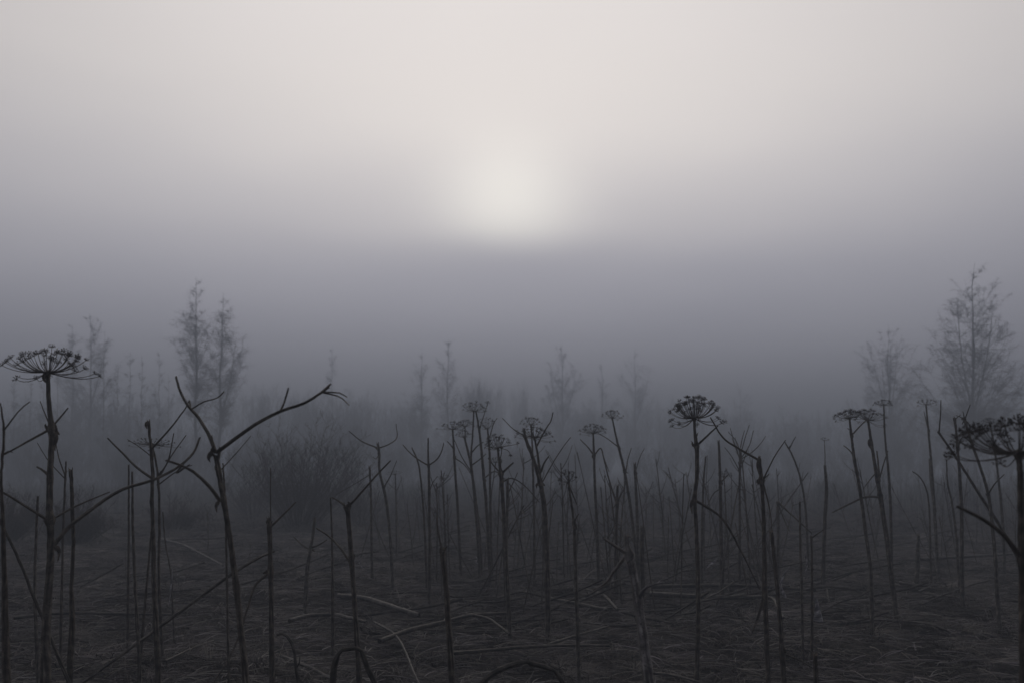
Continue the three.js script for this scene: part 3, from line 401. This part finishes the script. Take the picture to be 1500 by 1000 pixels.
birch('very faint slim tree between two misty trees', 882, 524, 140, 46, { limbs: 48, twigs: 2948, bare: 0.2, thin: 0.007 });
birch('faint broad tree dissolving in mist behind the slanting umbel stalk', 930, 508, 138, 72, { limbs: 70, leaders: 1, twigs: 5241, bare: 0.12, thin: 0.007, peak: 0.75 });
birch('faintest low tree mass in the mist behind the domed umbel', 1085, 560, 142, 74, { limbs: 64, leaders: 2, twigs: 4258, bare: 0.08, thin: 0.008, peak: 0.8 });
const SAP = 'slim saplings standing in the mist';
for (const [x, y, d] of [[152, 486, 74], [84, 506, 82], [190, 516, 78], [207, 520, 74], [233, 516, 80], [64, 540, 80], [44, 552, 86], [246, 548, 88], [172, 540, 84], [20, 556, 84]])
  birch('slim bare sapling in the misty group beyond the tallest umbel plant', x, y, d, 30, { name: 'sapling', category: 'sapling', limbs: 24, twigs: 800, bare: 0.22, r: 0.045, twigLen: 0.6, thin: 0.005 }, SAP);

// ---------- shrubs ----------
function shrubGeo(R, H, stems, dens, thin) {
  const pos = [], uv = [], idx = [], big = [];
  for (let i = 0; i < stems; i++) {
    const a = rnd() * 6.283, tilt = Math.pow(rnd(), 0.6) * 1.25 * R / H * 1.2, L = H * rr(0.75, 1.08) * (1 - tilt * 0.18), s = V(Math.cos(a) * R * 0.2 * rnd(), -0.05, Math.sin(a) * R * 0.2 * rnd());
    const P = grow(s, V(Math.cos(a) * tilt, 1, Math.sin(a) * tilt).normalize(), L, 7, 0.12, 0.1); big.push(P);
    twigPrism(pos, uv, idx, P, P.map((_, k) => thin * 2.6 * (1 - k / 8)));
    for (let j = 0; j < dens; j++) {
      const u = rr(0.2, 0.98), q = along(P, u), a2 = rnd() * 6.283, l2 = H * rr(0.12, 0.34) * (1.1 - u * 0.6), tp = grow(q, V(Math.cos(a2) * 0.9, rr(0.3, 1.4), Math.sin(a2) * 0.9).normalize(), l2, 4, 0.5, 0.2);
      twigPrism(pos, uv, idx, tp, tp.map((_, k) => thin * (1 - k * 0.17)));
      for (let m = 0; m < 3; m++) { const q2 = along(tp, rr(0.2, 0.95)), a3 = rnd() * 6.283, sp = grow(q2, V(Math.cos(a3) * 0.8, rr(0.2, 1.2), Math.sin(a3) * 0.8).normalize(), l2 * 0.45, 3, 0.3, 0.2); twigPrism(pos, uv, idx, sp, sp.map((_, k) => thin * 0.62 * (1 - k * 0.2))); }
    }
  }
  return pack(pos, uv, idx);
}
function shrub(label, px, d, wpx, topY, stems, dens, thin, group) {
  const b = at(px, 680, d), H = at(px, topY, d).y; b.y = gnd(b.x, b.z);
  const t = thing('shrub', label, 'shrub', b, group);
  for (let k = 0; k < 5; k++) mesh('branches', shrubGeo(wpx * widthAt(d) / 2, H * rr(0.92, 1.02), Math.ceil(stems / 5), dens, thin), M.bush, t).userData.kind = 'stuff';
  return t;
}
shrub('large round bare shrub of fine upswept branches behind the forked stalk', 440, 25, 262, 604, 100, 11, 0.005);
shrub('lower bushy shrub merging into one side of the large round shrub', 530, 27, 130, 664, 30, 11, 0.0045);
shrub('small bare shrub at the foot of the pair of slender birches', 372, 30, 90, 668, 24, 11, 0.006);
shrub('dark low tangle of brushwood behind the flared stub', 112, 20, 150, 712, 60, 16, 0.006);
shrub('dark low tangle of brushwood behind the crooked stalk', 14, 21, 150, 704, 60, 16, 0.006);
shrub('knee-high brushwood clump between the brushwood tangle and the forked stalk', 262, 24, 120, 718, 36, 13, 0.0055);

// ---------- far thickets, countless stems that the mist melts into one mass ----------
function scatter(name, label, category, geo, mat, list, tint) {
  const im = new THREE.InstancedMesh(geo, mat, list.length), m4 = new THREE.Matrix4(), q = new THREE.Quaternion(), c = new THREE.Color();
  list.forEach((l, i) => { q.setFromEuler(new THREE.Euler(l.tx ?? 0, l.a, l.tz ?? 0)); m4.compose(l.p, q, l.s); im.setMatrixAt(i, m4); if (tint) { const k = rr(tint[0], tint[1]); c.setRGB(k, k * rr(0.94, 1.0), k * rr(0.88, 1.02)); im.setColorAt(i, c); } });
  im.name = name; im.castShadow = im.receiveShadow = true; im.userData = { kind: 'stuff', label, category }; scene.add(im); return im;
}
{
  const g = shrubGeo(0.36, 1, 30, 9, 0.0016), list = [];
  const tree = (px, topY, d, w) => { const p = at(px, 680, d), H = at(px, topY, d).y; p.y = -0.05; const k = w * widthAt(d) / 0.8; list.push({ p, a: rnd() * 6.283, s: V(k, H, k) }); };
  const belt = (x0, x1, y0, y1, d0, d1, n, w) => { for (let i = 0; i < n; i++) tree(rr(x0, x1), rr(y0, y1), rr(d0, d1), w * rr(0.7, 1.3)); };
  belt(350, 470, 556, 580, 104, 122, 12, 60); belt(470, 570, 566, 590, 108, 126, 10, 55); belt(690, 775, 540, 562, 122, 136, 12, 50); belt(560, 700, 575, 600, 115, 135, 10, 55);
  belt(-40, 260, 560, 590, 90, 112, 20, 55); belt(770, 1060, 574, 602, 120, 140, 20, 60); belt(1060, 1260, 590, 612, 120, 140, 14, 60); belt(1240, 1540, 570, 600, 92, 120, 20, 60);
  belt(-60, 560, 605, 635, 72, 100, 34, 60); belt(560, 1560, 622, 648, 95, 120, 34, 60); belt(-60, 560, 634, 660, 56, 84, 40, 55); belt(560, 1560, 636, 662, 66, 95, 64, 55);
  scatter('treeline', 'misty belt of bare trees and thickets behind the field', 'treeline', g, M.farTwig, list);
}
{ // dry stems of last summer's growth, thinning into the mist
  const gs = []; for (let i = 0; i < 16; i++) { const pos = [], uv = [], idx = [], x = rr(-0.5, 0.5), z = rr(-0.5, 0.5), P = grow(V(x, -0.03, z), V(rr(-0.25, 0.25), 1, rr(-0.25, 0.25)).normalize(), rr(0.45, 1), 5, 0, 0.05); twigPrism(pos, uv, idx, P, P.map((_, k) => 0.0048 * (1 - k * 0.16)));
    for (let j = 0; j < 3; j++) { const q = along(P, rr(0.5, 1)), a = rnd() * 6.28, sp = grow(q, V(Math.cos(a) * 0.7, 1, Math.sin(a) * 0.7).normalize(), rr(0.08, 0.25), 2, 0, 0.1); twigPrism(pos, uv, idx, sp, [0.003, 0.0024, 0.0018]); } gs.push(pack(pos, uv, idx)); }
  const list = []; for (let i = 0; i < 420; i++) { const d = 25 + 32 * Math.pow(rnd(), 0.8), px = rr(-80, 1580), p = at(px, 680, d); if (px < 520 && d < 31) continue; p.y = gnd(p.x, p.z); const k = rr(0.7, 1.15) * (px > 1060 ? 1.25 : 1); list.push({ p, a: rnd() * 6.283, s: V(1, k * 1.25, 1) }); }
  scatter('dry_undergrowth', 'dense misty undergrowth of thin dry stems across the back of the field', 'undergrowth', mergeGeometries(gs), M.twig, list);
}

// ---------- further standing stalks ----------
const MARKS = [[8, 'the crooked stalk with a bowed top'], [69, 'the tallest umbel plant'], [104, 'the flared stub'], [160, 'the long curved arm of the tallest umbel plant'], [224, 'the ragged topped stalk'], [290, 'the pair of slender birches'], [338, 'the big forked stalk'], [396, 'the upright stub with an arching twig'], [450, 'the large round shrub'], [516, 'the V-armed stub'], [560, 'the balancing two-armed stalk'], [628, 'the trident-shaped stalk'], [656, 'the spiked foreground stump'], [700, 'the clustered umbels'], [740, 'the stout stalk with a cup-shaped umbel'], [798, 'the double umbel'], [842, 'the low tipped cup umbel'], [873, 'the lone flat umbel'], [912, 'the slanting umbel stalk'], [938, 'the snapped foreground stalk'], [1020, 'the domed umbel plant'], [1056, 'the pole-like stub'], [1085, 'the bushy-topped stem'], [1118, 'the sheathed stalk'], [1142, 'the long bare stub beside the sheathed stalk'], [1174, 'the rod-like stem with a pale strip'], [1209, 'the hair-thin spike'], [1262, 'the slim stalk with a speckled umbel'], [1297, 'the strong leaning stalk with an arched arm'], [1345, 'the low dark stump'], [1368, 'the small sparse umbel'], [1409, 'the knob-tipped stalk'], [1450, 'the twiggy-crowned leaning stalk'], [1496, 'the large blurred umbel']];
function whereabouts(px) { let i = MARKS.findIndex((m) => m[0] > px); if (i < 0) i = MARKS.length; const a = MARKS[i - 1], b = MARKS[i]; if (!a) return 'behind ' + b[1]; if (!b) return 'behind ' + a[1]; return 'behind ' + (px - a[0] < b[0] - px ? a : b)[1]; }
{
  const GR = 'bare stalks scattered through the misty field', protos = [];
  const kinds = [['plain thin bare stalk', 0], ['thin stalk with two raised twigs', 2], ['thin many-twigged stalk', 7], ['thin stalk with a small umbel', -1]];
  const protoOf = (k, v) => {
    const g = new THREE.Group(), H = 1, P = grow(V(0, -0.05, 0), V(rr(-0.12, 0.12), 1, rr(-0.12, 0.12)).normalize(), H + 0.05, 8, 0, 0.035);
    mesh('stem', tube(P, P.map((_, i) => 0.0105 - i * 0.0006), { sides: 7, broken: k >= 0 }), M.stalk[v % 3], g);
    const nb = k < 0 ? 1 : k; for (let j = 0; j < nb; j++) { const q = along(P, rr(0.4, 0.97)), a = rnd() * 6.283, bp = grow(q, V(Math.cos(a) * 1.1, rr(0.3, 1.5), Math.sin(a) * 1.1).normalize(), rr(0.1, 0.34), 5, 0.5, 0.06); mesh('branch', tube(bp, bp.map((_, i) => 0.0046 - i * 0.0005), { sides: 5 }), M.stalk[v % 3], g); }
    if (k < 0) umbel(g, P[8].clone(), { R: 0.085, H: 0.04, n: 26, detail: 0, sag: 0.015, tuft: 0.011, ray: 0.0011 });
    return g;
  };
  kinds.forEach(([label, k], i) => { for (let v = 0; v < 4; v++) protos.push([protoOf(k, v), label, i]); });
  const place = (px, d, H, kind, w = 1) => {
    const p = at(px, 680, d); p.y = gnd(p.x, p.z); const [g, label] = protos[kind * 4 + Math.floor(rnd() * 4)], o = g.clone();
    o.name = numbered('field_stalk'); o.position.copy(p); footings.push(p.clone()); o.rotation.set(rr(-0.22, 0.22) * (rnd() < 0.45 ? 2.8 : 0.9), rnd() * 6.283, rr(-0.22, 0.22) * (rnd() < 0.45 ? 2.8 : 0.9)); const k = w * rr(0.55, 1.05); o.scale.set(k, H, k); if (kind > 1) o.scale.set(H * 0.8, H, H * 0.8);
    o.userData = { label: label + ' ' + whereabouts(px), category: 'dead stalk', group: GR + ': ' + ['plain ones', 'two-twigged ones', 'many-twigged ones', 'umbel ones'][kind] }; scene.add(o);
  };
  const pick = () => { const r = rnd(); return r < 0.16 ? 0 : r < 0.42 ? 1 : r < 0.94 ? 2 : 3; };
  for (let i = 0; i < 112; i++) place(rr(640, 1140), rr(10.5, 23), rr(0.7, 1.9), pick());
  for (let i = 0; i < 54; i++) place(rr(1140, 1520), rr(14, 27), rr(0.6, 1.7), pick());
  for (let i = 0; i < 22; i++) place(rr(520, 660), rr(14, 24), rr(0.6, 1.6), pick());
  for (let i = 0; i < 14; i++) place(rr(-20, 420), rr(13, 22), rr(0.5, 1.4), pick());
}

// ---------- fallen stalks ----------
function fallen(label, d, w, p, o = {}) { // traced where they lie; depth follows the soil, lift raises the middle of an arch
  const K = p.map(([x, y, dd]) => { const q = at(x, y, dd ?? d); return [q, w * widthAt(d) * 0.42]; });
  for (const k of K) { const gy = gnd(k[0].x, k[0].z) + 0.008; if (k[0].y < gy) k[0].y = gy; }
  const base = K[0][0].clone(); base.y = gnd(base.x, base.z);
  const t = thing('fallen_stalk', label, 'fallen stalk', base, o.group), mat = o.mat ?? M.fallen[Math.floor(rnd() * 3)];
  const kk = K.map(([q, r]) => [q.sub(base), r]), [P, R] = o.kink ? [kk.map((k) => k[0]), kk.map((k, i) => { if (!i || i === kk.length - 1) return k[1]; const bend = V().subVectors(k[0], kk[i - 1][0]).angleTo(V().subVectors(kk[i + 1][0], k[0])); return k[1] * (bend > 0.35 ? 0.66 : 1.06); })] : smooth(kk, 0.06, 0.001);
  mesh('stem', tube(P, R.map((r, i) => r * (1.1 - 0.35 * i / R.length)), { sides: 10, ridge: 0.06, broken: true, capStart: true }), mat, t);
  return t;
}
const gd = (y) => FPX * EYE / Math.max(12, y - 680) * 0.985; // depth at which the soil lies on that sight line
const lay = (label, w, p, o) => fallen(label, gd(p.reduce((a, q) => a + q[1], 0) / p.length), w, p.map(([x, y, h]) => [x, y, gd(y + (h ?? 4))]), o);
lay('pale thick fallen stalk sloping down beside the V-armed stub', 9, [[495, 873], [530, 876], [560, 884], [590, 894], [614, 901]], { mat: M.fallen[2] });
lay('curved pale fallen stalk lying across the foot of the V-armed stub', 6.5, [[424, 909], [450, 902], [485, 900], [515, 906], [536, 911]], { mat: M.fallen[2] });
lay('long fallen stalk sloping up past the thick spiked stump', 7, [[556, 939], [600, 923], [645, 912], [692, 901], [742, 898]]);
lay('short fallen piece bent down beyond the spiked stump', 5, [[682, 899], [712, 905], [730, 916], [747, 929]]);
lay('thin fallen cane curving down toward the spiked stump', 4, [[548, 911], [578, 929], [594, 955], [606, 985], [614, 1002]]);
lay('long straight fallen stalk lying flat beside the foot of the cup umbel', 5.5, [[660, 957], [720, 952], [780, 947], [840, 945], [892, 946]]);
lay('thin straight cane sloping up from the long flat stalk', 4, [[802, 944], [840, 932], [892, 917]]);
fallen('arched broken stalk bowed over the ground like a croquet hoop, wide one', 5.4, 9, [[690, 1030], [700, 1008], [714, 992], [729, 982], [745, 975], [758, 971], [772, 969], [777, 971], [798, 976], [812, 982], [818, 989], [832, 1012], [842, 1034]], { mat: M.fallen[0], kink: true });
fallen('stalk snapped into a narrow upright hoop at the foot of the V-armed stub', 5.5, 10, [[485, 1050], [487, 1010], [489, 978], [492, 966], [496, 957], [501, 952], [521, 949], [529, 953], [532, 961], [540, 982], [552, 1006], [566, 1040]], { mat: M.fallen[1], kink: true });
lay('fallen stick sloping down behind the hooked cane-like stalk', 6, [[412, 961], [440, 972], [462, 982], [488, 996]]);
lay('fallen stalk stretching behind the snapped foreground stalk, upper of two parallel ones', 6, [[955, 859], [1010, 858], [1070, 857], [1130, 860], [1195, 864]]);
lay('fallen stalk stretching behind the snapped foreground stalk, lower of two parallel ones', 8, [[952, 870], [1010, 873], [1075, 875], [1125, 874]]);
lay('bowed fallen cane below the lower of the parallel fallen stalks', 6, [[1118, 874], [1130, 876], [1140, 890], [1148, 905]]);
lay('fallen piece lying under the splayed arm of the snapped stalk', 6, [[858, 864], [880, 870], [905, 893]], { mat: M.fallen[2] });
lay('fallen stalk tucked behind the stalk with a cup umbel', 6, [[800, 876], [835, 882], [890, 893]]);
lay('thin fallen stick pointing at the foot of the snapped foreground stalk', 4.5, [[952, 985], [985, 989], [1025, 999]]);
lay('long fallen stalk lying level among matted canes near the blurred umbel', 5, [[1350, 819], [1400, 816], [1450, 813], [1508, 809]]);
lay('short fallen stick beside the low dark stump', 4, [[1318, 853], [1345, 857], [1372, 859]], { mat: M.fallen[2] });
lay('thin crossing stick beside the low dark stump', 3, [[1346, 866], [1358, 861], [1371, 856]], { mat: M.fallen[2] });
lay('long dark fallen stalk lying level behind the flared stub', 5, [[20, 905], [90, 898], [180, 899], [258, 900]], { mat: M.fallen[1] });
lay('thin fallen twig sloping below the long propped stalk', 3.4, [[242, 968], [280, 950], [312, 938]]);
lay('dry bent cane lying before the round shrub', 4, [[236, 790], [262, 796], [296, 812], [326, 828]]);
// many more broken canes lie about the middle of the field
const HEAP = 'broken canes littering the middle of the field';
for (let i = 0; i < 220; i++) {
  const px = i < 140 ? rr(600, 1330) : rr(-20, 1520), y = 765 + 150 * Math.pow(rnd(), 1.3), d = gd(y), L = rr(0.5, 2.0), a = rr(-0.5, 0.5) + (rnd() < 0.25 ? rr(-1.4, 1.4) : 0), p = at(px, y, d), n = 4, K = [], lift = rnd() < 0.45 ? rr(0.05, 0.38) : 0.02;
  for (let k = 0; k <= n; k++) { const s = (k / n - 0.5) * L, x = p.x + Math.cos(a) * s, z = p.z + Math.sin(a) * s * 0.9; K.push([V(x, gnd(x, z) + 0.015 + (k / n) * lift + rr(0, 0.02), z), rr(0.007, 0.014)]); }
  const base = V(K[0][0].x, gnd(K[0][0].x, K[0][0].z), K[0][0].z), t = thing('fallen_cane', (lift > 0.03 ? 'broken cane propped at a slant ' : 'broken cane lying flat ') + whereabouts(px), 'fallen stalk', base, HEAP + (lift > 0.03 ? ', propped' : ', flat'));
  const [P, R] = smooth(K.map(([q, r]) => [q.sub(base), r]), 0.08, 0.002); mesh('stem', tube(P, R, { sides: 7, broken: true, capStart: true }), M.fallen[i % 3], t);
}

// ---------- pale scraps of dry leaf and peeled sheath ----------
function scrap(label, d, pts, w, name = 'dry_leaf_scrap') {
  const P = pts.map(([x, y], i) => at(x, y, d + i * 0.01)), base = P[P.length - 1].clone(); base.y = Math.min(gnd(base.x, base.z), base.y);
  const c = new THREE.CatmullRomCurve3(P.map((p) => p.sub(base))).getPoints(12), t = thing(name, label, 'dry leaf', base);
  mesh('blade', strip(c, c.map((_, i) => { const s = i / 12 * (w.length - 1), k = Math.min(w.length - 2, Math.floor(s)); return (w[k] + (w[k + 1] - w[k]) * (s - k)) * widthAt(d); }), 0.0015, 0.5), M.pale, t);
}
scrap('pale torn triangular leaf hanging beside the plain dark rod', 8.3, [[1197, 878], [1198, 890], [1199, 902], [1199, 911]], [3, 7, 11, 14]);
scrap('pale narrow peeled strip clinging beside the thin rod-like stem', 8.2, [[1180, 800], [1181, 815], [1183, 824], [1180, 838]], [1.2, 2.4, 3, 1.4]);
scrap('pale forked leaf scrap standing behind the long bare stub, upper strip', 9.0, [[1157, 829], [1150, 840], [1145, 852], [1144, 860]], [1.4, 2.6, 3, 2.4]);
scrap('pale leaf scrap below the forked one, broad lower strip', 9.0, [[1144, 858], [1147, 866], [1151, 876]], [2.4, 4.4, 4]);
scrap('pale upright peeled splinter in the grass beside the propped stalk', 8, [[252, 834], [251, 850], [249, 866], [247, 884]], [1, 2.4, 2.6, 1]);
scrap('small pale splinter lying behind the domed umbel plant', 11, [[1051, 818], [1044, 825], [1036, 831]], [1.5, 4, 1.5]);
scrap('tiny pale curl standing behind the balancing stalk', 11.5, [[528, 817], [526, 824], [530, 831]], [1, 2.2, 1]);
scrap('tiny pale hook-shaped curl near the clustered stalks', 11, [[696, 815], [699, 818], [697, 823], [700, 826]], [1.4, 2.2, 1.6, 1]);

// ---------- matted dead grass and litter ----------
function tuftGeo(n, len, flat) {
  const pos = [], uv = [], idx = [];
  for (let i = 0; i < n; i++) {
    const a = rnd() * 6.283, r = rnd() * 0.09, L = len * rr(0.5, 1.2), w = rr(0.0018, 0.0042), b0 = pos.length / 3, c = Math.cos(a + rr(-0.9, 0.9)), s = Math.sin(a + rr(-0.9, 0.9)), rise = rr(0.2, 1) * flat;
    for (let k = 0; k <= 4; k++) { const t = k / 4, out = L * (0.25 * t + 0.75 * t * t), h = L * rise * (1.5 * t - 1.35 * t * t), x = Math.cos(a) * r + c * out, z = Math.sin(a) * r + s * out, ww = w * (1 - t * 0.85); pos.push(x - s * ww, h + 0.002, z + c * ww, x + s * ww, h + 0.002 + w * 0.6, z - c * ww); uv.push(0, t, 1, t); if (k) { const q = b0 + (k - 1) * 2; idx.push(q, q + 1, q + 2, q + 1, q + 3, q + 2); } }
  }
  return pack(pos, uv, idx);
}
{
  const gm = plain(0.13, 0.121, 0.115, 0.9, 0.2); gm.side = THREE.DoubleSide;
  const lists = [[], [], []];
  for (let i = 0; i < 36000; i++) { const d = Math.sqrt(rr(6.2 ** 2, 24 ** 2)), px = rr(-60, 1560), p = at(px, 680, d); p.y = gnd(p.x, p.z); if (noise.noise(p.x * 0.9, 4.4, p.z * 0.9) < -0.32 && rnd() < 0.75) continue; const cl = noise.noise(p.x * 1.7, 9, p.z * 1.7), k = rr(0.55, 1.25) * (0.7 + 1.9 * Math.max(0, cl - 0.05)); lists[i % 3].push({ p, a: rnd() * 6.283, s: V(k, k * rr(0.6, 1.3), k), tx: rr(-0.2, 0.2), tz: rr(-0.2, 0.2) }); }
  for (const b of footings) for (let q = 0; q < 5; q++) { const a = rnd() * 6.283, r = rr(0.01, 0.12), x = b.x + Math.cos(a) * r, z = b.z + Math.sin(a) * r, k = rr(0.7, 1.5); lists[1].push({ p: V(x, gnd(x, z), z), a: rnd() * 6.283, s: V(k * 0.8, k * rr(0.9, 1.7), k * 0.8) }); }
  const far = []; for (let i = 0; i < 14000; i++) { const d = Math.sqrt(rr(23 ** 2, 62 ** 2)), p = at(rr(-60, 1560), 680, d); p.y = gnd(p.x, p.z); const k = rr(1.2, 2.6); far.push({ p, a: rnd() * 6.283, s: V(k, k * rr(0.7, 1.5), k) }); }
  scatter('dead_grass', 'matted dead grass covering the near field', 'grass', tuftGeo(20, 0.24, 0.42), gm, lists[0], [0.25, 1.25]);
  scatter('dead_grass_001', 'wispy bent grass blades among the matted turf', 'grass', tuftGeo(14, 0.3, 0.75), gm, lists[1], [0.3, 1.5]);
  scatter('dead_grass_002', 'flattened straw and leaf litter among the matted turf', 'grass', tuftGeo(24, 0.2, 0.2), gm, lists[2], [0.25, 1.4]);
  scatter('dead_grass_003', 'rough dead grass fading into the mist', 'grass', tuftGeo(14, 0.26, 0.8), gm, far, [0.45, 1.1]);
  const tw = []; const pos = [], uv = [], idx = []; for (let i = 0; i < 5; i++) { const P = grow(V(rr(-0.2, 0.2), 0.015, rr(-0.2, 0.2)), V(rr(-1, 1), rr(0, 0.25), rr(-1, 1)).normalize(), rr(0.1, 0.35), 3, -0.2, 0.12); twigPrism(pos, uv, idx, P, [0.004, 0.0035, 0.003, 0.002]); }
  for (let i = 0; i < 5200; i++) { const d = Math.sqrt(rr(6.2 ** 2, 24 ** 2)), p = at(rr(-60, 1560), 680, d); p.y = gnd(p.x, p.z) + 0.015; const k = rr(0.6, 1.5); tw.push({ p, a: rnd() * 6.283, s: V(k, k, k) }); }
  const lm = plain(0.2, 0.19, 0.185, 0.85, 0.3);
  scatter('twig_litter', 'countless snapped twigs strewn through the grass', 'litter', pack(pos, uv, idx), lm, tw, [0.4, 1.25]);
}
renderer.render(scene, camera);
